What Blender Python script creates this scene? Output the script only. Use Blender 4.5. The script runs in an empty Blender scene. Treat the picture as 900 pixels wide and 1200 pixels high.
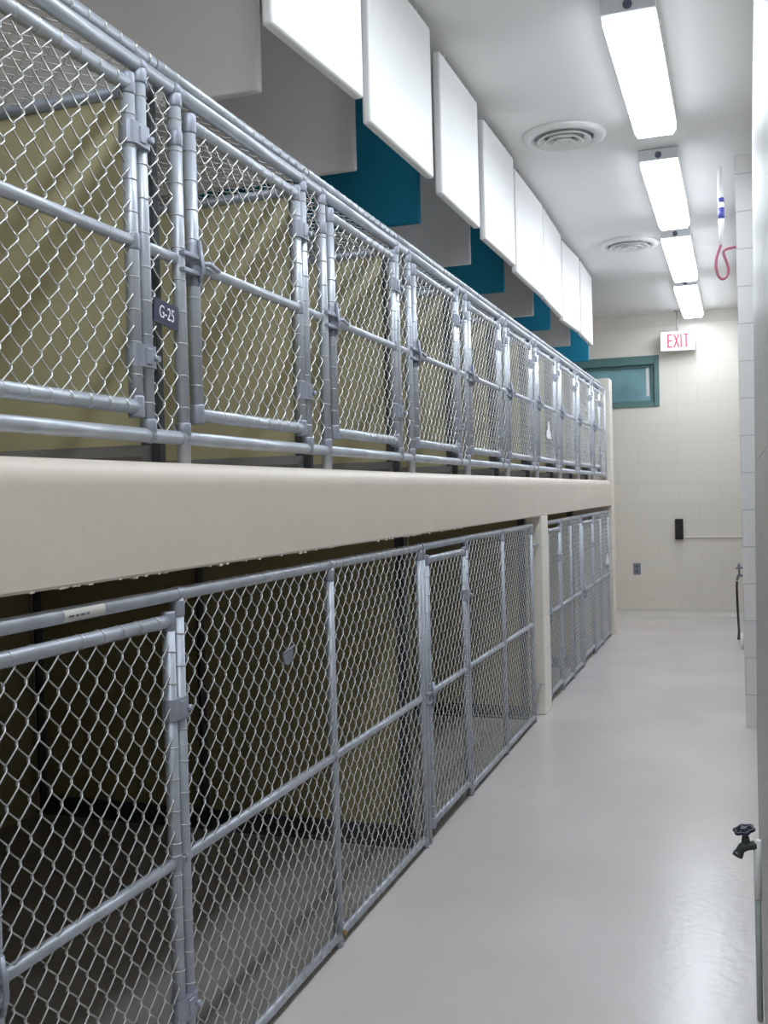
import bpy, math, random
from mathutils import Vector, Matrix
random.seed(7)
sc = bpy.context.scene
COL = sc.collection
PI = math.pi

# ------------------------------------------------------------------ materials
def newmat(name):
    m = bpy.data.materials.new(name); m.use_nodes = True
    nt = m.node_tree; b = nt.nodes['Principled BSDF']
    return m, nt, b

def paint(name, col, rough=0.5, metal=0.0, var=0.06, vscale=3.0, bump=0.0, bscale=60.0, spec=0.5, coat=0.0):
    m, nt, b = newmat(name)
    tc = nt.nodes.new('ShaderNodeTexCoord')
    n = nt.nodes.new('ShaderNodeTexNoise'); n.inputs['Scale'].default_value = vscale; n.inputs['Detail'].default_value = 4
    nt.links.new(tc.outputs['Object'], n.inputs['Vector'])
    mr = nt.nodes.new('ShaderNodeMapRange'); mr.inputs['To Min'].default_value = 1 - var; mr.inputs['To Max'].default_value = 1 + var
    mr.inputs['From Min'].default_value = 0.3; mr.inputs['From Max'].default_value = 0.7
    nt.links.new(n.outputs['Fac'], mr.inputs['Value'])
    mx = nt.nodes.new('ShaderNodeVectorMath'); mx.operation = 'SCALE'
    mx.inputs[0].default_value = col
    nt.links.new(mr.outputs['Result'], mx.inputs['Scale'])
    nt.links.new(mx.outputs['Vector'], b.inputs['Base Color'])
    b.inputs['Roughness'].default_value = rough
    b.inputs['Metallic'].default_value = metal
    b.inputs['Specular IOR Level'].default_value = spec
    if coat: b.inputs['Coat Weight'].default_value = coat; b.inputs['Coat Roughness'].default_value = 0.12
    if bump:
        n2 = nt.nodes.new('ShaderNodeTexNoise'); n2.inputs['Scale'].default_value = bscale; n2.inputs['Detail'].default_value = 3
        nt.links.new(tc.outputs['Object'], n2.inputs['Vector'])
        bp = nt.nodes.new('ShaderNodeBump'); bp.inputs['Strength'].default_value = bump; bp.inputs['Distance'].default_value = 0.01
        nt.links.new(n2.outputs['Fac'], bp.inputs['Height'])
        nt.links.new(bp.outputs['Normal'], b.inputs['Normal'])
    return m

def block(name, col, axis, rough=0.4, zoff=0.0, dark=0.80, strength=0.35):
    """painted concrete block: 0.4 x 0.2 m courses, axis = which world axis runs along the wall"""
    m, nt, b = newmat(name)
    g = nt.nodes.new('ShaderNodeNewGeometry')
    sep = nt.nodes.new('ShaderNodeSeparateXYZ'); nt.links.new(g.outputs['Position'], sep.inputs[0])
    cmb = nt.nodes.new('ShaderNodeCombineXYZ')
    nt.links.new(sep.outputs[axis], cmb.inputs['X'])
    ad = nt.nodes.new('ShaderNodeMath'); ad.operation = 'ADD'; ad.inputs[1].default_value = zoff
    nt.links.new(sep.outputs['Z'], ad.inputs[0]); nt.links.new(ad.outputs[0], cmb.inputs['Y'])
    br = nt.nodes.new('ShaderNodeTexBrick')
    br.inputs['Scale'].default_value = 1.0
    br.inputs['Brick Width'].default_value = 0.4; br.inputs['Row Height'].default_value = 0.2
    br.inputs['Mortar Size'].default_value = 0.004; br.inputs['Mortar Smooth'].default_value = 0.5
    br.inputs['Color1'].default_value = (*col, 1); br.inputs['Color2'].default_value = (*[c*0.97 for c in col], 1)
    br.inputs['Mortar'].default_value = (*[c*dark for c in col], 1)
    nt.links.new(cmb.outputs[0], br.inputs['Vector'])
    nt.links.new(br.outputs['Color'], b.inputs['Base Color'])
    n2 = nt.nodes.new('ShaderNodeTexNoise'); n2.inputs['Scale'].default_value = 45; n2.inputs['Detail'].default_value = 4
    nt.links.new(g.outputs['Position'], n2.inputs['Vector'])
    mm = nt.nodes.new('ShaderNodeMath'); mm.operation = 'MULTIPLY'; mm.inputs[1].default_value = 0.25
    nt.links.new(n2.outputs['Fac'], mm.inputs[0])
    sb = nt.nodes.new('ShaderNodeMath'); sb.operation = 'SUBTRACT'
    nt.links.new(mm.outputs[0], sb.inputs[0]); nt.links.new(br.outputs['Fac'], sb.inputs[1])
    bp = nt.nodes.new('ShaderNodeBump'); bp.inputs['Strength'].default_value = strength; bp.inputs['Distance'].default_value = 0.004
    nt.links.new(sb.outputs[0], bp.inputs['Height']); nt.links.new(bp.outputs['Normal'], b.inputs['Normal'])
    b.inputs['Roughness'].default_value = rough
    return m

def floor_mat():
    m, nt, b = newmat('floor_epoxy')
    g = nt.nodes.new('ShaderNodeNewGeometry')
    n = nt.nodes.new('ShaderNodeTexNoise'); n.inputs['Scale'].default_value = 1.3; n.inputs['Detail'].default_value = 6
    nt.links.new(g.outputs['Position'], n.inputs['Vector'])
    cr = nt.nodes.new('ShaderNodeValToRGB')
    cr.color_ramp.elements[0].position = 0.35; cr.color_ramp.elements[0].color = (0.605, 0.555, 0.535, 1)
    cr.color_ramp.elements[1].position = 0.68; cr.color_ramp.elements[1].color = (0.675, 0.63, 0.61, 1)
    nt.links.new(n.outputs['Fac'], cr.inputs['Fac']); nt.links.new(cr.outputs['Color'], b.inputs['Base Color'])
    n2 = nt.nodes.new('ShaderNodeTexNoise'); n2.inputs['Scale'].default_value = 34; n2.inputs['Detail'].default_value = 6
    nt.links.new(g.outputs['Position'], n2.inputs['Vector'])
    bp = nt.nodes.new('ShaderNodeBump'); bp.inputs['Strength'].default_value = 0.17; bp.inputs['Distance'].default_value = 0.006
    nt.links.new(n2.outputs['Fac'], bp.inputs['Height']); nt.links.new(bp.outputs['Normal'], b.inputs['Normal'])
    b.inputs['Roughness'].default_value = 0.23
    return m

def emit(name, col, s):
    m, nt, b = newmat(name)
    b.inputs['Base Color'].default_value = (0.9, 0.9, 0.9, 1)
    n = nt.nodes.new('ShaderNodeTexNoise'); n.inputs['Scale'].default_value = 4
    mr = nt.nodes.new('ShaderNodeMapRange'); mr.inputs['To Min'].default_value = s*0.97; mr.inputs['To Max'].default_value = s*1.03
    g = nt.nodes.new('ShaderNodeNewGeometry'); sp = nt.nodes.new('ShaderNodeSeparateXYZ'); nt.links.new(g.outputs['True Normal'], sp.inputs[0])
    ab = nt.nodes.new('ShaderNodeMapRange'); ab.inputs['From Min'].default_value = 0; ab.inputs['From Max'].default_value = -1
    ab.inputs['To Min'].default_value = .13; ab.inputs['To Max'].default_value = 1.0; nt.links.new(sp.outputs['Z'], ab.inputs['Value'])
    mu = nt.nodes.new('ShaderNodeMath'); mu.operation = 'MULTIPLY'
    nt.links.new(n.outputs['Fac'], mr.inputs['Value']); nt.links.new(mr.outputs['Result'], mu.inputs[0]); nt.links.new(ab.outputs['Result'], mu.inputs[1])
    nt.links.new(mu.outputs[0], b.inputs['Emission Strength'])
    b.inputs['Emission Color'].default_value = (*col, 1)
    return m

LIGHT = 23.0
M = {}
M['floor'] = floor_mat()
M['ceiling'] = paint('ceiling_paint', (0.77, 0.76, 0.745), 0.45, var=0.02, vscale=1.0)
M['wall_far'] = block('block_far', (0.75, 0.70, 0.625), 'X', 0.32, zoff=0.043, dark=0.90, strength=0.22)
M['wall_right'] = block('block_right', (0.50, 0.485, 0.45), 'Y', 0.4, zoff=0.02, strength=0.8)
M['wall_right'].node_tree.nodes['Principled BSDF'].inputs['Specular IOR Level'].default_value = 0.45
M['return'] = block('block_return', (0.84, 0.82, 0.81), 'X', 0.3, zoff=0.02, dark=0.7)
M['wall_left'] = paint('wall_left_paint', (0.62, 0.58, 0.47), 0.5)
M['pillar'] = block('block_pillar', (0.88, 0.83, 0.75), 'Y', 0.4, zoff=0.02, dark=0.85)
M['endwall'] = block('block_end', (0.80, 0.75, 0.66), 'X', 0.4, zoff=0.02)
M['beam'] = paint('beam_paint', (0.70, 0.61, 0.53), 0.42, var=0.03, vscale=4, bump=0.12, bscale=22)
M['slab'] = paint('slab_paint', (0.30, 0.28, 0.22), 0.6)
M['galv'] = paint('galvanised_tube', (0.53, 0.56, 0.62), 0.36, metal=0.35, var=0.10, vscale=14)
M['galv2'] = paint('galvanised_fitting', (0.38, 0.40, 0.47), 0.45, metal=0.45, var=0.15, vscale=20)
M['wire'] = paint('galvanised_wire', (0.68, 0.68, 0.66), 0.34, metal=0.75, var=0.08, vscale=30)
M['tan'] = paint('tan_panel', (0.66, 0.60, 0.375), 0.55, var=0.07, vscale=2.0, bump=0.05, bscale=8)
M['tan_low'] = paint('tan_panel_shaded', (0.37, 0.325, 0.175), 0.55, var=0.08, vscale=2.0, bump=0.05, bscale=8)  # same tan panel, with the lower row's shade put into the colour
M['galv_low'] = paint('shaded_tube', (0.43, 0.455, 0.51), 0.40, metal=0.35, var=0.12, vscale=14)  # same galvanised tube; dimmer light of the lower row painted into its colour
M['wire_low'] = paint('shaded_wire', (0.56, 0.56, 0.55), 0.38, metal=0.65, var=0.1, vscale=30)  # same wire, colour darkened to stand for shade below the beam
M['shaded_kennel_floor'] = paint('kennel_floor_shaded', (0.36, 0.325, 0.30), 0.4, var=0.12, vscale=5, bump=0.08, bscale=25)  # corridor floor darkened: shade inside the lower kennels is in this colour
M['cove'] = paint('cove_paint', (0.60, 0.565, 0.52), 0.5, var=0.03)
M['darkmetal'] = paint('dark_angle_iron', (0.11, 0.115, 0.125), 0.5, metal=0.3, var=0.2, vscale=10)
M['curb'] = paint('grey_curb', (0.22, 0.21, 0.21), 0.5)
M['white_baffle'] = paint('white_vinyl', (0.91, 0.90, 0.89), 0.38, var=0.02, bump=0.10, bscale=7)
M['grey_baffle'] = paint('grey_fabric', (0.86, 0.82, 0.86), 0.75, var=0.03, bump=0.06, bscale=60)
M['teal_baffle'] = paint('teal_fabric', (0.004, 0.22, 0.38), 0.75, var=0.05, bump=0.06, bscale=60)
M['lens'] = emit('light_lens', (0.83, 0.915, 1.0), LIGHT)
M['fixture'] = paint('fixture_enamel', (0.72, 0.73, 0.75), 0.35, var=0.01)
M['knob'] = paint('latch_blue_grey', (0.10, 0.11, 0.17), 0.4)
M['vent'] = paint('vent_enamel', (0.74, 0.74, 0.72), 0.4, var=0.01)
M['ventdark'] = paint('vent_shadow', (0.42, 0.42, 0.43), 0.7, var=0.02)
M['teal_frame'] = paint('teal_window_frame', (0.10, 0.19, 0.185), 0.4, var=0.04)
M['sign_white'] = paint('sign_white', (0.85, 0.86, 0.90), 0.3, var=0.01)
M['sign_grey'] = paint('sign_housing', (0.42, 0.43, 0.42), 0.4, metal=0.4, var=0.03)
M['red'] = paint('sign_red', (0.55, 0.02, 0.065), 0.4, var=0.05)
M['black'] = paint('black_plastic', (0.012, 0.012, 0.014), 0.4, var=0.1)
M['grey_plate'] = paint('grey_plate', (0.22, 0.22, 0.27), 0.5, var=0.05)
M['cream'] = paint('cream_raceway', (0.74, 0.70, 0.64), 0.4, var=0.02)
M['white_pvc'] = paint('white_pvc', (0.85, 0.85, 0.84), 0.3, var=0.02)
M['pale_pipe'] = paint('pale_green_pipe', (0.40, 0.44, 0.41), 0.4, var=0.1, vscale=20)
M['bronze'] = paint('tarnished_brass', (0.085, 0.095, 0.085), 0.45, metal=0.5, var=0.2, vscale=40)
M['handle'] = paint('dark_violet_handle', (0.022, 0.018, 0.045), 0.4, var=0.2, vscale=40)
M['pink'] = paint('pink_hose', (0.34, 0.085, 0.14), 0.4, var=0.1, vscale=20)
M['blue_print'] = paint('blue_print', (0.06, 0.07, 0.32), 0.4)
M['tag_navy'] = paint('tag_navy', (0.028, 0.026, 0.07), 0.45, var=0.1)
M['paper'] = paint('white_paper', (0.88, 0.89, 0.92), 0.6, var=0.02)
M['sticker'] = paint('sticker_cream', (0.62, 0.60, 0.55), 0.5, var=0.03)
M['rust'] = paint('rusty_bolt', (0.25, 0.17, 0.06), 0.6, var=0.3, vscale=60)

def pane_mat():
    m, nt, b = newmat('window_glass')
    tc = nt.nodes.new('ShaderNodeTexCoord')
    n = nt.nodes.new('ShaderNodeTexNoise'); n.inputs['Scale'].default_value = 2.5; n.inputs['Detail'].default_value = 2
    nt.links.new(tc.outputs['Object'], n.inputs['Vector'])
    cr = nt.nodes.new('ShaderNodeValToRGB')
    cr.color_ramp.elements[0].position = 0.35; cr.color_ramp.elements[0].color = (0.15, 0.28, 0.31, 1)
    cr.color_ramp.elements[1].position = 0.7; cr.color_ramp.elements[1].color = (0.27, 0.47, 0.52, 1)
    nt.links.new(n.outputs['Fac'], cr.inputs['Fac']); nt.links.new(cr.outputs['Color'], b.inputs['Base Color'])
    b.inputs['Roughness'].default_value = 0.18
    return m
M['pane'] = pane_mat()

# ------------------------------------------------------------------ mesh builder
class MB:
    def __init__(s): s.v = []; s.f = []; s.smooth = []
    def add(s, vs, fs, smooth=False):
        b = len(s.v); s.v += [tuple(x) for x in vs]
        s.f += [tuple(i + b for i in f) for f in fs]; s.smooth += [smooth]*len(fs)
    def box(s, lo, hi, bev=0.0, seg=2):
        if bev <= 0:
            x0,y0,z0 = lo; x1,y1,z1 = hi
            vs = [(x0,y0,z0),(x1,y0,z0),(x1,y1,z0),(x0,y1,z0),(x0,y0,z1),(x1,y0,z1),(x1,y1,z1),(x0,y1,z1)]
            s.add(vs, [(0,3,2,1),(4,5,6,7),(0,1,5,4),(1,2,6,5),(2,3,7,6),(3,0,4,7)])
        else:
            import bmesh
            bm = bmesh.new(); bmesh.ops.create_cube(bm, size=1)
            for v in bm.verts:
                for i in range(3): v.co[i] = lo[i] + (v.co[i] + .5)*(hi[i] - lo[i])
            bmesh.ops.bevel(bm, geom=bm.edges[:], offset=bev, segments=seg, profile=0.5, affect='EDGES')
            bm.verts.index_update()
            s.add([v.co[:] for v in bm.verts], [[v.index for v in f.verts] for f in bm.faces], False)
            bm.free()
    def tube(s, pts, r, seg=12, caps=True, nrm=None, closed=False):
        pts = [Vector(p) for p in pts]; n = len(pts); rs = r if isinstance(r, (list, tuple)) else [r]*n
        vs = []; fs = []; prev = None
        for i, p in enumerate(pts):
            if closed: t = pts[(i+1) % n] - pts[i-1]
            else: t = pts[min(i+1, n-1)] - pts[max(i-1, 0)]
            t.normalize()
            if nrm is not None: a = t.cross(nrm)
            elif prev is not None: a = prev - t*prev.dot(t)
            else: a = t.cross(Vector((0,0,1)) if abs(t.z) < .9 else Vector((1,0,0)))
            if a.length < 1e-6: a = t.orthogonal()
            a.normalize(); prev = a; b = t.cross(a)
            for k in range(seg):
                an = 2*PI*k/seg; vs.append(p + a*(math.cos(an)*rs[i]) + b*(math.sin(an)*rs[i]))
        m = n if closed else n-1
        for i in range(m):
            j = (i+1) % n
            for k in range(seg):
                k2 = (k+1) % seg
                fs.append((i*seg+k, i*seg+k2, j*seg+k2, j*seg+k))
        s.add(vs, fs, True)
        if caps and not closed:
            b0 = len(s.v) - n*seg
            s.f.append(tuple(b0 + k for k in reversed(range(seg)))); s.smooth.append(False)
            s.f.append(tuple(b0 + (n-1)*seg + k for k in range(seg))); s.smooth.append(False)
    def ring(s, c, axis, R, r, seg=14, rs=5):
        """small torus about axis through c"""
        c = Vector(c); ax = Vector(axis).normalized(); a = ax.orthogonal().normalized(); b = ax.cross(a)
        s.tube([c + a*(math.cos(2*PI*k/seg)*R) + b*(math.sin(2*PI*k/seg)*R) for k in range(seg)], r, rs, closed=True, nrm=ax)
    def lathe(s, prof, seg=32, c=(0,0,0), smooth=True):
        n = len(prof); vs = []; fs = []
        for k in range(seg):
            a = 2*PI*k/seg
            for (r, z) in prof: vs.append((c[0]+r*math.cos(a), c[1]+r*math.sin(a), c[2]+z))
        for k in range(seg):
            k2 = (k+1) % seg
            for i in range(n-1): fs.append((k*n+i, k2*n+i, k2*n+i+1, k*n+i+1))
        s.add(vs, fs, smooth)
    def prism(s, poly, ax0, ax1, d0, d1, normal_axis):
        """poly in (ax0,ax1) extruded along normal_axis from d0 to d1"""
        n = len(poly); vs = []
        for d in (d0, d1):
            for p in poly:
                v = [0,0,0]; v[ax0] = p[0]; v[ax1] = p[1]; v[normal_axis] = d; vs.append(v)
        fs = [tuple(reversed(range(n))), tuple(range(n, 2*n))] + [(i, (i+1)%n, n+(i+1)%n, n+i) for i in range(n)]
        s.add(vs, fs)
    def build(s, name, mat, parent=None, loc=None):
        me = bpy.data.meshes.new(name); me.from_pydata(s.v, [], s.f); me.update()
        import bmesh
        bm = bmesh.new(); bm.from_mesh(me); bmesh.ops.recalc_face_normals(bm, faces=bm.faces); bm.to_mesh(me); bm.free()
        me.polygons.foreach_set('use_smooth', s.smooth[:len(me.polygons)] if len(me.polygons) == len(s.smooth) else [False]*len(me.polygons))
        me.materials.append(M[mat] if isinstance(mat, str) else mat)
        o = bpy.data.objects.new(name, me); COL.objects.link(o)
        if parent is not None: o.parent = parent
        if loc is not None: o.location = loc
        return o

def tag(o, label=None, cat=None, group=None, kind=None):
    if label: o['label'] = label
    if cat: o['category'] = cat
    if group: o['group'] = group
    if kind: o['kind'] = kind
    return o
def empty(name, loc, label, cat, group=None, rz=0):
    o = bpy.data.objects.new(name, None); o.empty_display_size = .1; COL.objects.link(o)
    o.location = loc; o.rotation_euler = (0,0,rz); return tag(o, label, cat, group)
def struct(name, mb, mat, label, loc=None):
    return tag(mb.build(name, mat, loc=loc), label=label, kind='structure')
CH = {}
def copy_tree(o, parent=None):
    c = o.copy(); COL.objects.link(c)
    if parent is not None: c.parent = parent
    for ch in KIDS.get(o.name, []): copy_tree(ch, c)
    return c
KIDS = {}
def index_kids():
    KIDS.clear()
    for o in bpy.data.objects:
        if o.parent is not None: KIDS.setdefault(o.parent.name, []).append(o)

def chain_link(mb, org, U, V, N, width, height, w=0.0555, h=0.064, r=0.0017, t=0.0042, seg=5):
    """woven zigzag wires: one wire per column of half-diamonds, front strands rising along +U"""
    org, U, V, N = Vector(org), Vector(U), Vector(V), Vector(N)
    nc = max(2, round(width/(w/2))); s = width/nc
    nr = max(2, round(height/(h/2))); hh = height/nr
    e = 0.0022
    for i in range(nc):
        pts = []
        for n in range(nr+1):
            left = (n + i) % 2 == 0
            x = i*s - e if left else (i+1)*s + e
            x = min(max(x, 0.0), width)
            z = n*hh
            pts.append((x, z, 0.0))
            if n < nr:
                x2 = (i+1)*s + e if left else i*s - e
                x2 = min(max(x2, 0.0), width)
                d = t if left else -t
                for q in (0.16, 0.84):
                    pts.append((x + (x2-x)*q*1.0, z + hh*(q + (0.05 if q < .5 else -0.05)), d))
        mb.tube([org + U*p[0] + V*p[1] + N*p[2] for p in pts], r, seg, caps=False, nrm=N)

# ------------------------------------------------------------------ key dimensions (metres; corridor runs along +Y, camera at the origin)
ZC = 3.08; YF = 10.72; YB = -1.5
XB = -1.10          # front face of ledge beam and pillars
XU = -1.15          # plane of upper fronts
XL = -1.13          # plane of lower fronts
XW = -2.86          # wall behind the kennels

# ------------------------------------------------------------------ setting
b = MB(); b.box((XW-.1, YB-.1, -.1), (.4, YF+.1, 0)); struct('floor', b, 'floor', 'glossy pale grey epoxy corridor floor')
b = MB(); b.box((XW-.1, YB-.1, ZC), (.4, YF+.1, ZC+.1)); struct('ceiling', b, 'ceiling', 'smooth off-white painted ceiling')
b = MB()
# far wall with window opening
wx0, wx1, wz0, wz1 = -2.15, -0.765, 2.14, 2.665
b.box((XW-.1, YF, 0), (wx0, YF+.14, ZC)); b.box((wx1, YF, 0), (.2, YF+.14, ZC))
b.box((wx0, YF, 0), (wx1, YF+.14, wz0)); b.box((wx0, YF, wz1), (wx1, YF+.14, ZC))
struct('wall_far', b, 'wall_far', 'cream painted block wall at the end of the corridor')
b = MB(); b.box((XW-.1, YB, 0), (XW, YF, ZC)); struct('wall_left', b, 'wall_left', 'tan wall behind the kennels')
b = MB(); b.box((XW, YB-.1, 0), (.4, YB, ZC)); struct('wall_near', b, 'wall_left', 'wall behind the photographer')
# right wall: near stretch, then a step out to the narrower far stretch
b = MB()
lo = [(.030, YB), (.030, 3.2), (.046, 5.0), (.072, 5.8), (.4, 5.8), (.4, YB)]
hi = [(.066, YB), (.068, 3.2), (.080, 5.0), (.092, 5.8), (.4, 5.8), (.4, YB)]
n = len(lo)
b.add([(x, y, 0) for x, y in lo] + [(x, y, ZC) for x, y in hi], [tuple(range(n)), tuple(range(n, 2*n))] + [(i, (i+1) % n, n+(i+1) % n, n+i) for i in range(n)])
struct('wall_right', b, 'wall_right', 'cream painted block wall along the right edge of the photo')
b = MB(); b.box((0.0, 5.805, 0), (.4, YF, ZC)); 
o = struct('wall_return', b, 'return', 'block wall step on the right, halfway along the corridor')
# coved base at far wall
b = MB(); cp = [(YF-.07+.07*math.sin(a*PI/20), .0705-.07*math.cos(a*PI/20)) for a in range(11)]
b.add([(x, y, z) for (y, z) in cp for x in (-2.8, -.001)], [(2*i, 2*i+1, 2*i+3, 2*i+2) for i in range(10)], True)
struct('baseboard_far', b, 'cove', 'coved epoxy base where floor meets the far wall')

# ledge beam with rounded top edge
b = MB()
pr = [(-1.22, 1.165), (XB-.004, 1.165), (XB, 1.170)]
for k in range(17):
    a = k/16*PI/2; pr.append((XB-.032+.032*math.cos(a), 1.340+.050*math.sin(a)))
pr.append((-1.22, 1.39))
b.prism(pr, 0, 2, YB, 9.297, 1)
# drips of paint along the lower edge
for i in range(46):
    y = random.uniform(1.3, 4.5); L = random.uniform(.006, .02); d = random.uniform(.001, .004)
    b.box((XB-.010, y, 1.165-d), (XB-.0015, y+L, 1.168))
struct('ledge_beam', b, 'beam', 'long cream painted concrete beam between the two kennel rows')
b = MB(); b.box((XW, YB, 1.25), (-1.221, 9.297, 1.385)); struct('ledge_slab', b, 'slab', 'concrete slab under the upper kennels')
b = MB(); b.box((-1.50, 5.885, 0), (XB, 6.085, 1.1645), .006); struct('pillar', b, 'pillar', 'cream block pillar carrying the beam halfway along')
b = MB(); b.box((XW+.005, 9.30, 0), (XB, 9.50, 2.31), .006); struct('wall_end', b, 'endwall', 'cream block stub wall closing the far end of the kennels')

# window in far wall
b = MB(); fd = YF - .012
for (x0, x1, z0, z1) in ((wx0, wx0+.05, wz0, wz1), (wx1-.05, wx1, wz0, wz1), (wx0+.05, wx1-.05, wz1-.09, wz1), (wx0+.05, wx1-.05, wz0, wz0+.045)):
    b.box((x0, fd, z0), (x1, YF+.12, z1), .004)
win = struct('window_1', b, 'teal_frame', 'dark teal framed window high on the far wall')
b = MB()
for (x0, x1, z0, z1) in ((wx1-.085, wx1-.051, wz0+.046, wz1-.091), (wx0+.051, wx1-.086, wz1-.115, wz1-.091), (wx0+.051, wx1-.086, wz0+.046, wz0+.07)):
    b.box((x0, YF+.03, z0), (x1, YF+.11, z1), .003)
b.build('window_sash', 'teal_frame', win)
b = MB(); b.box((wx0+.04, YF+.06, wz0+.03), (wx1-.07, YF+.068, wz1-.08)); b.build('window_pane', 'pane', win)
b = MB(); b.box((wx1-.135, YF+.05, wz0+.115), (wx1-.105, YF+.0595, wz1-.105)); b.build('pale_window_strip', M['grey_plate'] if False else 'vent', win)  # pale upright strip just in front of the pane

# ------------------------------------------------------------------ kennel fittings (local axes: x out to corridor, y along corridor, z up)
RU = 0.0150
def clamp(mb, y0, y1, z, R, hgt=.045, x=0):
    """clamp band around two neighbouring tubes"""
    n = 8; poly = []
    for k in range(n+1):
        a = PI/2 + PI*k/n; poly.append((x + R*math.sin(a-PI/2+PI/2), 0))
    poly = []
    for k in range(n+1):
        a = -PI/2 + PI*k/n; poly.append((x + R*math.sin(a), y1 + R*math.cos(a)))
    for k in range(n+1):
        a = PI/2 + PI*k/n; poly.append((x + R*math.sin(a), y0 + R*math.cos(a)))
    mb.prism(poly, 0, 1, z-hgt/2, z+hgt/2, 2)
    mb.tube([(x+R-.002, y1+.004, z-.003), (x+R+.009, y1+.004, z-.003)], .007, 6)
    mb.box((x+R-.004, (y0+y1)/2-.010, z-hgt/2+.006), (x+R+.003, (y0+y1)/2+.012, z+hgt/2-.006), .002)

def collar(mb, p, axis, R, L):
    p = Vector(p); a = Vector(axis).normalized()
    mb.tube([p - a*L/2, p - a*L/2*.8, p + a*L/2*.8, p + a*L/2], [R*.93, R, R, R*.93], 14)

def ties(mb, p0, p1, R, step, r=.0014):
    p0, p1 = Vector(p0), Vector(p1); L = (p1-p0).length; ax = (p1-p0).normalized(); n = int(L/step)
    for k in range(n):
        c = p0 + ax*(k+.5)*L/n
        mb.ring(c, ax + Vector((.0, .12*ax.z, .12*ax.y)), R + r*.5, r, 12, 4)

def latch(mb, y0, y1, z, R, arm=True):
    """fork latch bridging post y0 and gate stile y1"""
    collar(mb, (0, y1, z+.02), (0,0,1), R*1.22, .05)
    collar(mb, (0, y1, z-.035), (0,0,1), R*1.15, .03)
    mb.box((R*.3, y0-.012, z+.006), (R*1.5, y1+.010, z+.016), .002)
    mb.box((R*.3, y0-.012, z-.030), (R*1.5, y1+.010, z-.020), .002)
    mb.tube([(R*1.3, y1-.004, z-.045), (R*1.9, y1-.004, z-.01), (R*1.3, y1-.004, z+.05)], .005, 8)
    if arm: mb.tube([(R*1.0, y1, z), (R*1.7, y1+.03, z+.004), (R*1.6, y1+.075, z-.003)], .006, 8)

def make_gate(parent, yL, yR, z0, z1, zm, R, w, h, post_hinge, post_latch, clamps, latch_z, name='gate', rm=None, mats=('galv','wire'), arm=True):
    G, Wm = mats
    rm = rm or R*.88
    b = MB()
    for y in (yL, yR): b.tube([(0,y,z0-.006), (0,y,z1+.006)], R, 16)
    for z in (z0, z1): b.tube([(0,yL,z), (0,yR,z)], R, 16)
    g = b.build(name, G, parent)
    b = MB(); b.tube([(.001,yL,zm), (.001,yR,zm)], rm, 14); b.build('gate_middle_rail', G, g)
    b = MB(); chain_link(b, (.004, yL+R*.6, z0+R*.6), (0,1,0), (0,0,1), (1,0,0), yR-yL-R*1.2, z1-z0-R*1.2, w, h)
    b.build('gate_chain_link', Wm, g)
    b = MB()
    ties(b, (0,yL,z0+.03), (0,yL,z1-.03), R, h); ties(b, (0,yR,z0+.03), (0,yR,z1-.03), R, h)
    ties(b, (0,yL+.02,z0), (0,yR-.02,z0), R, w); ties(b, (0,yL+.02,z1), (0,yR-.02,z1), R, w)
    tag(b.build('tie_wires', Wm, g), kind='stuff')
    for y in (yL, yR):
        for z in (z0, z1):
            b = MB(); collar(b, (0,y,z), (0,0,1), R*1.12, R*2.9); b.build('corner_fitting', 'galv2', g)
        b = MB(); collar(b, (0,y,zm), (0,0,1), R*1.13, R*2.4); b.build('rail_fitting', 'galv2', g)
    for z in clamps:
        b = MB(); clamp(b, yR, post_hinge, z, R*1.32); b.build('hinge_clamp', 'galv2', g)
    b = MB(); latch(b, post_latch, yL, latch_z, R, arm); b.build('gate_latch', 'galv2', g)
    return g

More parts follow.
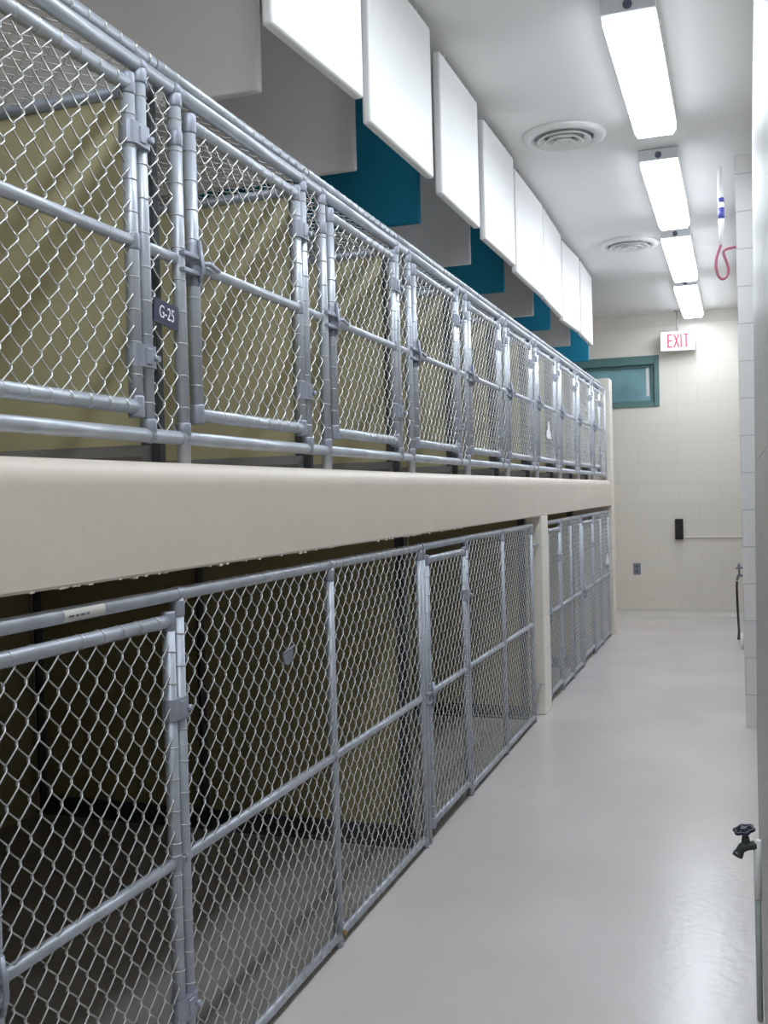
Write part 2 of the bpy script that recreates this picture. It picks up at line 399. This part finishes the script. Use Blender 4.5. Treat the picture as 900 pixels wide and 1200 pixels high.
# ------------------------------------------------------------------ upper kennels
ZB = 1.389
P = 0.8145; C0 = 1.1425
def make_upper(loc, label, gate_w=0.571, pitch=P, end_post=None):
    k = empty('upper_kennel', loc, label, 'kennel', 'upper row of chain link kennels')
    zr, zb, zm = 2.203-ZB, 1.446-ZB, 1.835-ZB
    yL = .062; yR = yL + gate_w; yB = yR + .043; yE = pitch - .0012
    ys = -.0  # latch post
    b = MB(); b.tube([(0,0,.001), (0,0,zr)], RU, 16); b.build('latch_post', 'galv', k)
    b = MB(); b.tube([(0,yB,zb), (0,yB,zr)], RU*.95, 16); b.build('hinge_post', 'galv', k)
    if end_post:
        b = MB(); b.tube([(0,yE-RU,.001), (0,yE-RU,zr)], RU, 16)
        b.tube([(.004,yE-RU,zm+.17), (.004,yE+.05,zm+.17)], .006, 8); b.tube([(.004,yE-RU,zb+.06), (.004,yE+.05,zb+.06)], .006, 8)
        b.build('end_post', 'galv', k)
    y0 = -RU*1.0; y1 = yE - RU*1.35 if not end_post else yE
    b = MB(); b.tube([(0,y0,zr), (0,y1,zr)], RU*1.05, 16); b.build('top_rail', 'galv', k)
    b = MB(); b.tube([(0,y0,zb), (0,y1,zb)], RU, 16); b.build('bottom_rail', 'galv', k)
    b = MB(); b.tube([(0,yB,zm), (0,y1,zm)], RU*.85, 14); b.build('filler_middle_rail', 'galv', k)
    b = MB(); chain_link(b, (.004, yB, zb+.008), (0,1,0), (0,0,1), (1,0,0), y1-yB-.005, zr-zb-.016, .0535, .064)
    b.build('filler_chain_link', 'wire', k)
    b = MB(); ties(b, (0,0,zb+.03), (0,0,zr-.03), RU, .064); ties(b, (0,yB,zb+.03), (0,yB,zr-.03), RU*.95, .064)
    ties(b, (-.040,y0,zr+.058), (-.040,y1,zr+.058), RU, .0535); tag(b.build('tie_wires', 'wire', k), kind='stuff')
    for y in (0, yB):
        b = MB(); collar(b, (0,y,zr-.022), (0,0,1), RU*1.15, .03); collar(b, (0,y,zr), (0,1,0), RU*1.18, .022); b.build('post_fitting', 'galv2', k)
        b = MB(); collar(b, (0,y,zb+.018), (0,0,1), RU*1.15, .03); collar(b, (0,y,zb), (0,1,0), RU*1.12, .018); b.build('post_fitting', 'galv2', k)
    b = MB(); collar(b, (0,0,zr-.105), (0,0,1), RU*1.14, .036); b.build('post_band', 'galv2', k)
    b = MB(); b.tube([(-.040,y0,zr+.058), (-.040,y1,zr+.058)], RU, 16); b.build('roof_front_rail', 'galv', k)
    b = MB(); chain_link(b, (-.045, y0+.003, zr+.052), (0,1,0), (-1,0,0), (0,0,1), y1-y0-.006, 1.62, .0535, .064, seg=4)
    b.build('roof_chain_link', 'wire', k)
    if not end_post:
        py = yE - .012
        b = MB(); b.box((-1.68, py-.016, .045), (-.045, py-.004, zr-.006)); pt = b.build('partition_panel', 'tan', k)
        b = MB(); b.tube([(-1.68, py-.016, zr+.004), (-.022, py-.016, zr+.004)], RU*.95, 12); b.build('partition_top_rail', 'galv2', pt)
        b = MB(); b.prism([(py-.001, .001), (py-.06, .001), (py-.06, .018), (py-.02, .0449), (py-.001, .0449)], 1, 2, -1.68, -.06, 0); b.build('partition_base_curb', 'curb', pt)
        b = MB(); b.box((-.085, py-.022, .002), (-.044, py-.0165, zr-.01)); b.box((-.0435, py-.022, .002), (-.037, py-.002, zr-.01))
        for z in (.12, .32, .52, .72): b.tube([(-.065, py-.0215, z), (-.065, py-.028, z)], .007, 6)
        b.build('partition_angle_iron', 'darkmetal', pt)
    b = MB(); b.box((-1.695, 0, .001), (-1.685, yE-.03, zr)); b.build('back_panel', 'tan', k)
    make_gate(k, yL, yR, 1.502-ZB, 2.150-ZB, zm, RU, .0535, .064, yB, 0, (2.052-ZB, 1.605-ZB), 1.838-ZB)
    return k
ORD = ['first','second','third','fourth','fifth','sixth','seventh','eighth','ninth','tenth']
UL = ['first upper chain-link kennel in view, its gate cut by the left edge',
      'second upper kennel from the camera, gate just right of the dark G-25 tag']
for i in range(2, 9):
    UL.append('upper chain-link kennel, %s from the camera along the beam' % ORD[i])
UL[6] = 'upper chain-link kennel with the white paper scrap on its gate, seventh from the camera'
kproto = make_upper((XU, C0, ZB), UL[0])
klast = make_upper((XU, C0+9*P, ZB), 'narrow last upper kennel against the cream end wall', gate_w=.345, pitch=9.292-(C0+9*P), end_post=True)
index_kids()
for j in range(1, 9):
    c = copy_tree(kproto); c.location = (XU, C0+j*P, ZB); c['label'] = UL[j]

c = copy_tree(kproto); c.location = (XU, C0-P, ZB); c['label'] = 'upper chain-link kennel beside the photographer, just outside the left edge'
# ------------------------------------------------------------------ lower kennels
RL = 0.0138; RM = 0.0122
WL, HL = .0565, .0642
ZT, ZBt, ZM = 1.113, .034, .556
def panel(parent, y0, y1, zb=ZBt):
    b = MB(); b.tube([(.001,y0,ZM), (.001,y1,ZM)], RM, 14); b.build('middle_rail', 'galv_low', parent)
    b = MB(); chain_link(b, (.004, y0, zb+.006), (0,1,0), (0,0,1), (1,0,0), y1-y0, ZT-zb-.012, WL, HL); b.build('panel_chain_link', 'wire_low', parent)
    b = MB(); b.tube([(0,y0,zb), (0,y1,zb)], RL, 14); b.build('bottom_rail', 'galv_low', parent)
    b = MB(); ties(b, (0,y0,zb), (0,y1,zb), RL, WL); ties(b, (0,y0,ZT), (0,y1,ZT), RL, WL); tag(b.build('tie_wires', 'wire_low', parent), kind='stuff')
def post(parent, y, hinge=False, zlo=.001):
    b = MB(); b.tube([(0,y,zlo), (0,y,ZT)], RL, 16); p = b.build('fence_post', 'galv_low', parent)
    b = MB(); collar(b, (0,y,ZT), (0,1,0), RL*1.18, .026); collar(b, (0,y,ZT-.03), (0,0,1), RL*1.15, .035)
    b.build('post_fitting', 'galv2', p)
    b = MB(); collar(b, (0,y,ZM), (0,1,0), RL*1.1, .022); b.build('rail_fitting', 'galv2', p)
    if hinge:
        b = MB(); ties(b, (0,y,.05), (0,y,ZT-.05), RL, HL); tag(b.build('tie_wires', 'wire_low', p), kind='stuff')
def lower_partition(k, py, zt=1.248):
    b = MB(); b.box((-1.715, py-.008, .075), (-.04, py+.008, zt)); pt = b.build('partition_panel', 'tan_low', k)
    b = MB(); b.box((-1.715, py-.014, .001), (-.04, py+.010, .0749)); b.box((-1.715, py-.040, .001), (-.04, py-.0141, .012)); b.build('partition_base_strip', 'darkmetal', pt)
    for x, w in ((-.042, .046), (-.90, .03), (-1.68, .035)):
        b = MB(); b.box((x-w, py-.018, .076), (x, py-.0085, zt)); b.box((x-.006, py-.045, .076), (x, py-.0181, zt))
        for q in range(5): b.tube([(x-w/2, py-.0175, .15+.24*q), (x-w/2, py-.026, .15+.24*q)], .006, 6)
        b.build('partition_angle_iron', 'darkmetal', pt)
def make_lower(y0, y1, label, gate, posts, part_y=None):
    """y0 latch post, gate (yL,yR), hinge post then panel posts"""
    k = empty('lower_kennel', (XL, 0, .0), label, 'kennel', 'lower row of chain link kennels')
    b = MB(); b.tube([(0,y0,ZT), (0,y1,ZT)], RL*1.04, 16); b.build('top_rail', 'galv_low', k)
    post(k, y0 + RL)
    yL, yR = gate; yH = posts[0]
    for q, y in enumerate(posts): post(k, y, hinge=(q == 0))
    for a, c in zip(posts[:-1], posts[1:]): panel(k, a, c)
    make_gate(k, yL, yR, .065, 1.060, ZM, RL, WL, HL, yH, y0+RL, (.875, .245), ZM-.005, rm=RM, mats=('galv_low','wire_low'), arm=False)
    if part_y: lower_partition(k, part_y)
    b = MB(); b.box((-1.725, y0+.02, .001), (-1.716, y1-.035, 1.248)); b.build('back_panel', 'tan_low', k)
    b = MB(); b.box((-1.71, y0+.03, .0006), (-.03, y1-.06, .0010)); b.build('shaded_kennel_floor', 'shaded_kennel_floor', k)  # thin sheet over the continuous floor, carrying painted kennel shade
    return k
A = make_lower(1.226, 3.5865, 'lower chain-link kennel nearest the camera, filling the bottom left', (1.294, 1.838), (1.876, 2.713, 3.572), 3.592-.012)
make_lower(-1.10, 1.2135, 'lower chain-link kennel beside the photographer, just outside the left edge', (-1.03, -.50), (-.46, .36, 1.199), 1.207)
Bk = make_lower(3.602, 5.70, 'second lower chain-link kennel, between the near kennel and block pillar', (3.664, 4.205), (4.245, 4.953, 5.684), 5.775)
Ck = make_lower(6.115, 7.545, 'third lower kennel, first past the cream block pillar', (6.20, 6.62), (6.66, 7.08, 7.53), 7.55-.015)
Dk = make_lower(7.562, 9.20, 'farthest lower kennel, against the cream end wall', (7.63, 8.16), (8.20, 8.66, 9.186))
for kk, ye, yp in ((Bk, 5.684, 5.884), (Dk, 9.186, 9.299)):
    for z in (1.0, .18):
        b = MB(); b.tube([(.004, ye, z), (.004, yp, z)], .006, 8); b.tube([(.004, ye+.012, z), (.004, ye+.03, z)], .011, 8); b.build('anchor_bolt', 'galv2', kk)
# sticker on the near top rail
b = MB()
for k in range(6):
    a0 = -.75 + k*.25; a1 = a0 + .25; R = RL*1.04 + .0006
    b.add([(R*math.cos(a0), 1.480, ZT+R*math.sin(a0)), (R*math.cos(a1), 1.480, ZT+R*math.sin(a1)), (R*math.cos(a1), 1.600, ZT+R*math.sin(a1)), (R*math.cos(a0), 1.600, ZT+R*math.sin(a0))], [(0,1,2,3)], True)
rail = [o for o in bpy.data.objects if o.parent == A and o.name.startswith('top_rail')][0]
st = b.build('paper_sticker', 'sticker', rail); st['label'] = 'worn pale sticker with faded print'
b = MB()
y = 1.490
for L in (.016, .010, .013, .009):
    R = RL*1.04 + .0012; a0, a1 = -.22, .02
    b.add([(R*math.cos(a), yy, ZT+R*math.sin(a)) for a, yy in ((a0,y),(a1,y),(a1,y+L),(a0,y+L))], [(0,1,2,3)]); y += L + .004
b.build('faded_print', 'knob', st)
# brass-coloured rusty bolt at foot of the middle post
b = MB(); b.tube([(RL-.002, 2.722, ZBt+.004), (RL+.008, 2.722, ZBt+.004)], .009, 8)
b.build('rusty_bolt', 'rust', A)['label'] = 'rusty bolt'

# ------------------------------------------------------------------ small things on the fronts
# tag G-25
t = MB(); t.box((-.001, -.046, -.026), (.0015, .050, .026), .0008)
tg = tag(t.build('number_tag', 'tag_navy', loc=(XU+.0112, 1.879, 1.704)), 'small dark tag reading G-25 on the mesh beside the first upper gate', 'tag')
tg.rotation_euler = (math.radians(-5), 0, 0)
def text(name, body, mat, size, parent, loc, rot, sx=1.0, off=0.0):
    cu = bpy.data.curves.new(name, 'FONT'); cu.body = body; cu.size = size; cu.align_x = 'CENTER'; cu.align_y = 'CENTER'
    cu.extrude = .0004; cu.offset = off
    tmp = bpy.data.objects.new('tmp', cu); COL.objects.link(tmp)
    me = bpy.data.meshes.new_from_object(tmp.evaluated_get(bpy.context.evaluated_depsgraph_get()))
    bpy.data.objects.remove(tmp); bpy.data.curves.remove(cu)
    me.materials.clear(); me.materials.append(M[mat])
    o = bpy.data.objects.new(name, me); COL.objects.link(o)
    o.parent = parent; o.location = loc; o.rotation_euler = rot; o.scale = (sx, 1, 1)
    return o
text('tag_lettering', 'G-25', 'paper', .038, tg, (.0022, .002, 0), (PI/2, 0, PI/2), .78, 0)
# white paper scrap on the seventh gate
b = MB()
pp = [(-.075,-.052),(.08,-.055),(.075,-.02),(.03,.0),(.02,.05),(-.02,.056),(-.03,.01),(-.08,-.015)]
b.prism(pp, 1, 2, 0, .0015, 0)
pc = tag(b.build('paper_scrap', 'paper', loc=(XU+.0135, 6.39, 1.692)), 'white torn paper scrap stuck to the seventh upper gate', 'paper')
b = MB(); b.prism([(-.10,-.045),(.10,-.05),(.12,-.015),(.05,.01),(.04,.045),(-.03,.05),(-.05,.01),(-.12,-.01)], 1, 2, 0, .0015, 0)
tag(b.build('paper_scrap', 'paper', loc=(XL+.0145, 9.02, .70)), 'white paper scrap on the farthest lower kennel by the end wall', 'paper')
# grey plate hung in the mesh of the near lower panel
b = MB(); b.prism([(-.03,.004),(.034,.016),(.030,-.012),(.004,-.03),(-.018,-.022)], 1, 2, 0, .003, 0)
b.tube([(.002,-.03,.004), (.004,.034,.017)], .003, 6)
tag(b.build('metal_plate', 'grey_plate', loc=(XL+.0125, 2.388, .905)), 'small bent grey plate hung on the near lower fence mesh', 'plate')

# ------------------------------------------------------------------ hanging baffles
WB = [(2.32,2.86,-1.076,-1.035),(3.05,3.68,-1.080,-1.062),(3.875,4.455,-1.083,-1.076),(4.65,5.265,-1.096,-1.087),(5.425,6.19,-1.113,-1.106),(6.245,6.965,-1.110,-1.124),(7.105,7.71,-1.140,-1.112),(7.80,8.46,-1.115,-1.122)]
for i, (y0, y1, xa, xb) in enumerate(WB):
    L = math.hypot(y1-y0, xb-xa); rz = math.atan2(-(xb-xa), (y1-y0))
    b = MB(); b.box((-.034, -L/2, 0), (0, L/2, .56), .010, 3)
    lab = 'white padded panel hung from the ceiling, %s of the bright row from the camera' % ORD[i]
    o = tag(b.build('hanging_baffle', 'white_baffle', loc=((xa+xb)/2, (y0+y1)/2, 2.490)), lab, 'baffle', 'white baffles hung along the corridor')
    o.rotation_euler = (0, 0, rz)
    for q in (-.32, .32):
        h = MB(); h.tube([(-.017, L*q, .555), (-.017, L*q, .589)], .006, 8); h.build('hanger', 'fixture', o)
GB = [(2.60,'g'),(3.35,'g'),(4.11,'t'),(4.95,'g'),(5.72,'t'),(6.58,'g'),(7.20,'t'),(8.08,'g'),(9.13,'t')]
cnt = {'g':0,'t':0}
for (y, kd) in GB:
    nm = {'g':'grey','t':'dark teal'}[kd]
    lab = '%s fabric panel hung crosswise above the kennels, %s %s one from the camera' % (nm, ORD[cnt[kd]], nm.split()[-1]); cnt[kd] += 1
    b = MB(); b.box((-1.20, -.016, 0), (0, .016, .605), .008, 3)
    o = tag(b.build('cross_baffle', 'grey_baffle' if kd == 'g' else 'teal_baffle', loc=(-1.25, y, 2.45)), lab, 'baffle', 'coloured baffles hung across the kennels')
    for q in (-.25, -.95):
        h = MB(); h.tube([(q, 0, .60), (q, 0, .629)], .006, 8); h.build('hanger', 'fixture', o)

# ------------------------------------------------------------------ ceiling lights
LT = [(3.775,5.04,-.351),(5.52,6.88,-.374),(7.26,8.66,-.392),(9.03,10.53,-.414)]
FL = ['ceiling light fixture nearest the camera, largest of the glowing row','second glowing ceiling light from the camera, between the two round vents',
      'third glowing ceiling light from the camera','farthest glowing ceiling light, just above the EXIT sign']
FIX = None
LT += [(1.90,3.26,-.352),(.10,1.46,-.346),(-1.40,-.12,-.34)]
FL += ['ceiling light fixture overhead, next one toward the photographer', 'ceiling light fixture right over the photographer', 'ceiling light fixture behind the photographer']
for i, (y0, y1, x) in enumerate(LT):
    L = y1 - y0
    f = empty('ceiling_light', (x, (y0+y1)/2, ZC), FL[i], 'light fixture', 'row of fluorescent ceiling lights')
    b = MB(); b.box((-.098, -L/2-.004, -.052), (.098, L/2+.004, -.0005), .004); b.build('light_housing', 'fixture', f)
    b = MB(); pr = [(-.096,-.053),(.096,-.053),(.094,-.078),(.080,-.100),(-.080,-.100),(-.094,-.078)]
    b.prism(pr, 0, 2, -L/2+.02, L/2-.02, 1); b.build('light_lens', 'lens', f)
    for s in (-1, 1):
        b = MB(); pr2 = [(-.099,-.02),(.099,-.02),(.097,-.080),(.083,-.103),(-.083,-.103),(-.097,-.080)] if s > 0 else [(-.099,-.004),(.099,-.004),(.096,-.060),(-.096,-.060)]
        b.prism(pr2 if s < 0 else [(-.099,-.004),(.099,-.004),(.096,-.060),(-.096,-.060)], 0, 2, s*(L/2+.004), s*(L/2+.014), 1); e = b.build('end_cap', 'fixture', f)
        b = MB(); b.tube([(0, s*(L/2+.013), -.036), (0, s*(L/2+.020), -.036)], .017, 14); b.build('latch_knob', 'knob', e)

# ------------------------------------------------------------------ round ceiling vents
for i, (x, y, R) in enumerate(((-.80, 5.12, .207), (-.73, 7.55, .215))):
    v = empty('ceiling_vent', (x, y, ZC), ['round white ceiling vent nearer the camera, left of the nearest light','round white ceiling vent farther away, left of the third light'][i], 'vent', 'round ceiling vents')
    b = MB(); b.lathe([(R*.99,-.0005),(R,-.006),(R*.97,-.016),(R*.86,-.022),(R*.72,-.018),(R*.70,-.006),(R*.70,-.0005)], 48); b.build('outer_ring', 'vent', v)
    b = MB(); b.lathe([(0.001,-.0008),(R*.70,-.0008),(R*.70,-.003),(.001,-.003)], 48); b.build('dark_throat', 'ventdark', v)
    for (ra, rb_, z) in ((.64,.50,-.030),(.45,.33,-.036),(.26,.12,-.040)):
        b = MB(); b.lathe([(R*rb_,-.004),(R*ra,z+.004),(R*ra*1.03,z),(R*ra*.97,z-.001),(R*rb_*.93,-.006)], 48); b.build('cone_ring', 'vent', v)
    b = MB(); b.lathe([(.001,-.034),(R*.08,-.034),(R*.10,-.026),(R*.10,-.004)], 24); b.build('centre_cap', 'vent', v)

# ------------------------------------------------------------------ exit sign
ex = empty('exit_sign', (-.573, 10.60, 2.672), 'white EXIT sign with red letters hung before the far wall', 'sign', rz=math.radians(7))
b = MB(); b.box((-.170, -.022, .0), (.170, .03, .198), .004); b.build('sign_housing', 'sign_grey', ex)
b = MB(); b.box((-.164, -.026, .010), (.164, -.0215, .195), .002); face = b.build('sign_face', 'sign_white', ex)
b = MB()
def bar(p, q, w):
    p, q = Vector((p[0], 0, p[1])), Vector((q[0], 0, q[1])); d = (q-p).normalized(); n = Vector((-d.z, 0, d.x))*w/2
    vs = [p+n, p-n, q-n, q+n]; vs2 = [Vector((v.x, -.0275, v.z)) for v in vs]; vs1 = [Vector((v.x, -.0262, v.z)) for v in vs]
    b.add(vs1+vs2, [(0,1,2,3),(7,6,5,4),(0,4,5,1),(1,5,6,2),(2,6,7,3),(3,7,4,0)])
zt_, zb_ = .172, .036; sw = .016
bar((-.091,zb_),(-.091,zt_),sw); [bar((-.095,z),(-.050,z),sw) for z in (zb_+.008,(zb_+zt_)/2,zt_-.008)]
bar((-.034,zb_),(.012,zt_),sw); bar((-.034,zt_),(.012,zb_),sw)
bar((.033,zb_),(.033,zt_),sw)
bar((.082,zb_),(.082,zt_),sw); bar((.055,zt_-.008),(.109,zt_-.008),sw)
b.build('exit_lettering', 'red', face)
b = MB(); b.tube([(0, .006, .197), (0, .006, ZC-2.672-.004)], .007, 10); b.lathe([(.001,ZC-2.672-.012),(.03,ZC-2.672-.010),(.034,ZC-2.672-.001)], 20, (0,.006,0)); b.build('hanging_rod', 'sign_grey', ex)

# ------------------------------------------------------------------ far wall fittings
b = MB(); b.box((-.040, -.05, -.105), (.040, -.0005, .105), .008); 
ob = tag(b.build('wall_box', 'black', loc=(-.600, YF, .888)), 'black box mounted on the far wall at the end of a cream raceway', 'box')
b = MB(); b.box((-.026, -.066, -.085), (.026, -.0501, .04), .006); b.build('box_cover', 'black', ob)
b = MB(); b.box((.045, -.014, -.092), (.598, -.0005, -.076), .002)
b.build('wire_raceway', 'cream', ob)['label'] = 'thin cream raceway running right from the box'
b = MB(); b.box((-.037, -.010, -.058), (.037, -.0005, .058), .004)
ob = tag(b.build('outlet_plate', 'grey_plate', loc=(-1.027, YF, .484)), 'small grey outlet plate low on the far wall', 'outlet')
b = MB()
for z in (-.025, .025): b.tube([(0,-.0095,z), (0,-.013,z)], .016, 14)
b.build('socket', 'knob', ob)

# hose bib and black hose on far right wall
hb = empty('hose_bib', (0, 9.35, .55), 'dark grey hose bib low on the far right wall', 'tap')
b = MB(); b.tube([(-.002,0,-.02), (-.035,0,-.02), (-.05,0,-.06)], [.014,.016,.012], 10); b.tube([(-.03,0,-.02), (-.03,0,.04)], .009, 8); b.build('bib_body', 'grey_plate', hb)
b = MB(); b.tube([(-.03,0,.038),(-.03,0,.055)], .030, 12); b.tube([(-.03,0,.052),(-.03,0,.085)], .012, 10); b.build('bib_handle', 'grey_plate', hb)
b = MB(); b.tube([(-.050,9.35,.479), (-.052,9.352,.42), (-.050,9.345,.30), (-.045,9.30,.16), (-.040,9.22,.06), (-.045,9.10,.012)], .010, 8)
tag(b.build('garden_hose', 'black'), 'short black hose hanging from the hose bib to the floor', 'hose')
b = MB(); b.tube([(-.014,8.6,.002), (-.014,8.6,.13)], .012, 12)
tag(b.build('pipe_stub', 'white_pvc'), 'short white pipe stub at the foot of the far right wall', 'pipe')

# ceiling drop hose
hz = empty('ceiling_hose', (-.078, 5.98, ZC), 'white hose drop with pink loop hanging from the ceiling on the right', 'hose')
b = MB(); b.tube([(0,0,-.0005), (0,0,-.06), (0,0,-.13), (.004,0,-.22), (.004,0,-.30), (-.002,0,-.43)], [.010,.013,.015,.016,.016,.010], 12); b.build('white_sleeve', 'white_pvc', hz)
b = MB(); b.tube([(.003,0,-.17), (.004,0,-.195)], .0165, 12); b.tube([(.004,0,-.225), (.004,0,-.285)], .0172, 12); b.build('blue_band', 'blue_print', hz)
b = MB()
pts = [(-.002,0,-.425),(-.012,0,-.455),(-.026,0,-.50),(-.030,0,-.55),(-.020,0,-.595),(.002,0,-.618),(.026,0,-.605),(.036,0,-.57),(.026,0,-.525),(.014,0,-.49),(.012,0,-.466),(.028,0,-.455),(.055,0,-.450),(.0775,0,-.448)]
def catmull(p, n=5):
    out = []
    for i in range(len(p)-1):
        a, b_, c, d = [Vector(p[max(0,min(len(p)-1,i+k))]) for k in (-1,0,1,2)]
        for q in range(n):
            t = q/n; out.append(.5*((2*b_)+(c-a)*t+(2*a-5*b_+4*c-d)*t*t+(3*b_-a-3*c+d)*t**3))
    out.append(Vector(p[-1])); return out
b.tube(catmull(pts), .0078, 10); b.build('pink_loop', 'pink', hz)

# faucet by the right wall
fc = empty('wall_faucet', (.0, 2.62, 0), 'dark faucet with wheel handle on a thin pipe by the right wall', 'tap')
b = MB(); b.tube([(.0195,0,.0005), (.0195,0,.31)], .0075, 12); b.build('supply_pipe', 'pale_pipe', fc)
b = MB(); b.tube([(.0205,0,.30), (.0205,0,.445)], .0092, 12); b.build('white_pipe', 'white_pvc', fc)
b = MB()
b.tube(catmull([(.018,0,.432), (.004,-.002,.431), (-.006,-.004,.429), (-.016,-.006,.423), (-.022,-.008,.411)]), [.011]*5+[.0115]*5+[.012]*5+[.0105]*5+[.011], 12)
b.tube([(-.006,-.004,.429), (-.006,-.004,.447), (-.007,-.004,.457)], [.0105,.0095,.007], 12)
b.tube([(-.022,-.008,.413), (-.026,-.009,.404)], .0125, 12)
b.build('faucet_body', 'bronze', fc)
b = MB(); b.tube([(-.007,-.004,.453), (-.008,-.004,.468)], .0045, 8)
c = Vector((-.0095,-.004,.469)); ax = Vector((-.22,-.16,1)).normalized(); a1 = ax.orthogonal().normalized(); a2 = ax.cross(a1)
ringp = [c + a1*(.0215+.0025*math.cos(6*2*PI*k/48))*math.cos(2*PI*k/48) + a2*(.0215+.0025*math.cos(6*2*PI*k/48))*math.sin(2*PI*k/48) for k in range(48)]
b.tube(ringp, .0042, 8, closed=True, nrm=ax)
for k in range(3):
    a = PI*k/3; d = a1*math.cos(a)*.021 + a2*math.sin(a)*.021; b.tube([c-d, c+d], .0036, 6)
b.tube([c - ax*.004, c + ax*.006], .008, 10)
b.build('wheel_handle', 'handle', fc)

# ------------------------------------------------------------------ camera
f, yaw, pitch, roll = 1190.0, 0.33855746372185686, -0.016534120900588586, -0.02621745446865503
cy, sy = math.cos(yaw), math.sin(yaw)
d = Vector((-sy*math.cos(pitch), cy*math.cos(pitch), math.sin(pitch)))
r0 = Vector((cy, sy, 0)); u0 = r0.cross(d)
r = r0*math.cos(roll) + u0*math.sin(roll); u = u0*math.cos(roll) - r0*math.sin(roll)
cam = bpy.data.cameras.new('camera'); co = bpy.data.objects.new('camera', cam); COL.objects.link(co)
mw = Matrix.Identity(4)
for i in range(3): mw[i][0] = r[i]; mw[i][1] = u[i]; mw[i][2] = -d[i]
mw[2][3] = 1.31
co.matrix_world = mw
cam.sensor_fit = 'VERTICAL'; cam.sensor_height = 36; cam.sensor_width = 27; cam.lens = f/1200*36
cam.clip_start = .01; cam.clip_end = 60
sc.camera = co

# ------------------------------------------------------------------ world and colour
w = bpy.data.worlds.new('world'); sc.world = w; w.use_nodes = True
w.node_tree.nodes['Background'].inputs[0].default_value = (.8,.85,.9,1); w.node_tree.nodes['Background'].inputs[1].default_value = .02
sc.view_settings.view_transform = 'Standard'
sc.view_settings.look = 'None'
sc.view_settings.exposure = 0.0
sc.view_settings.gamma = 1.0
sc.cycles.max_bounces = 10; sc.cycles.diffuse_bounces = 7
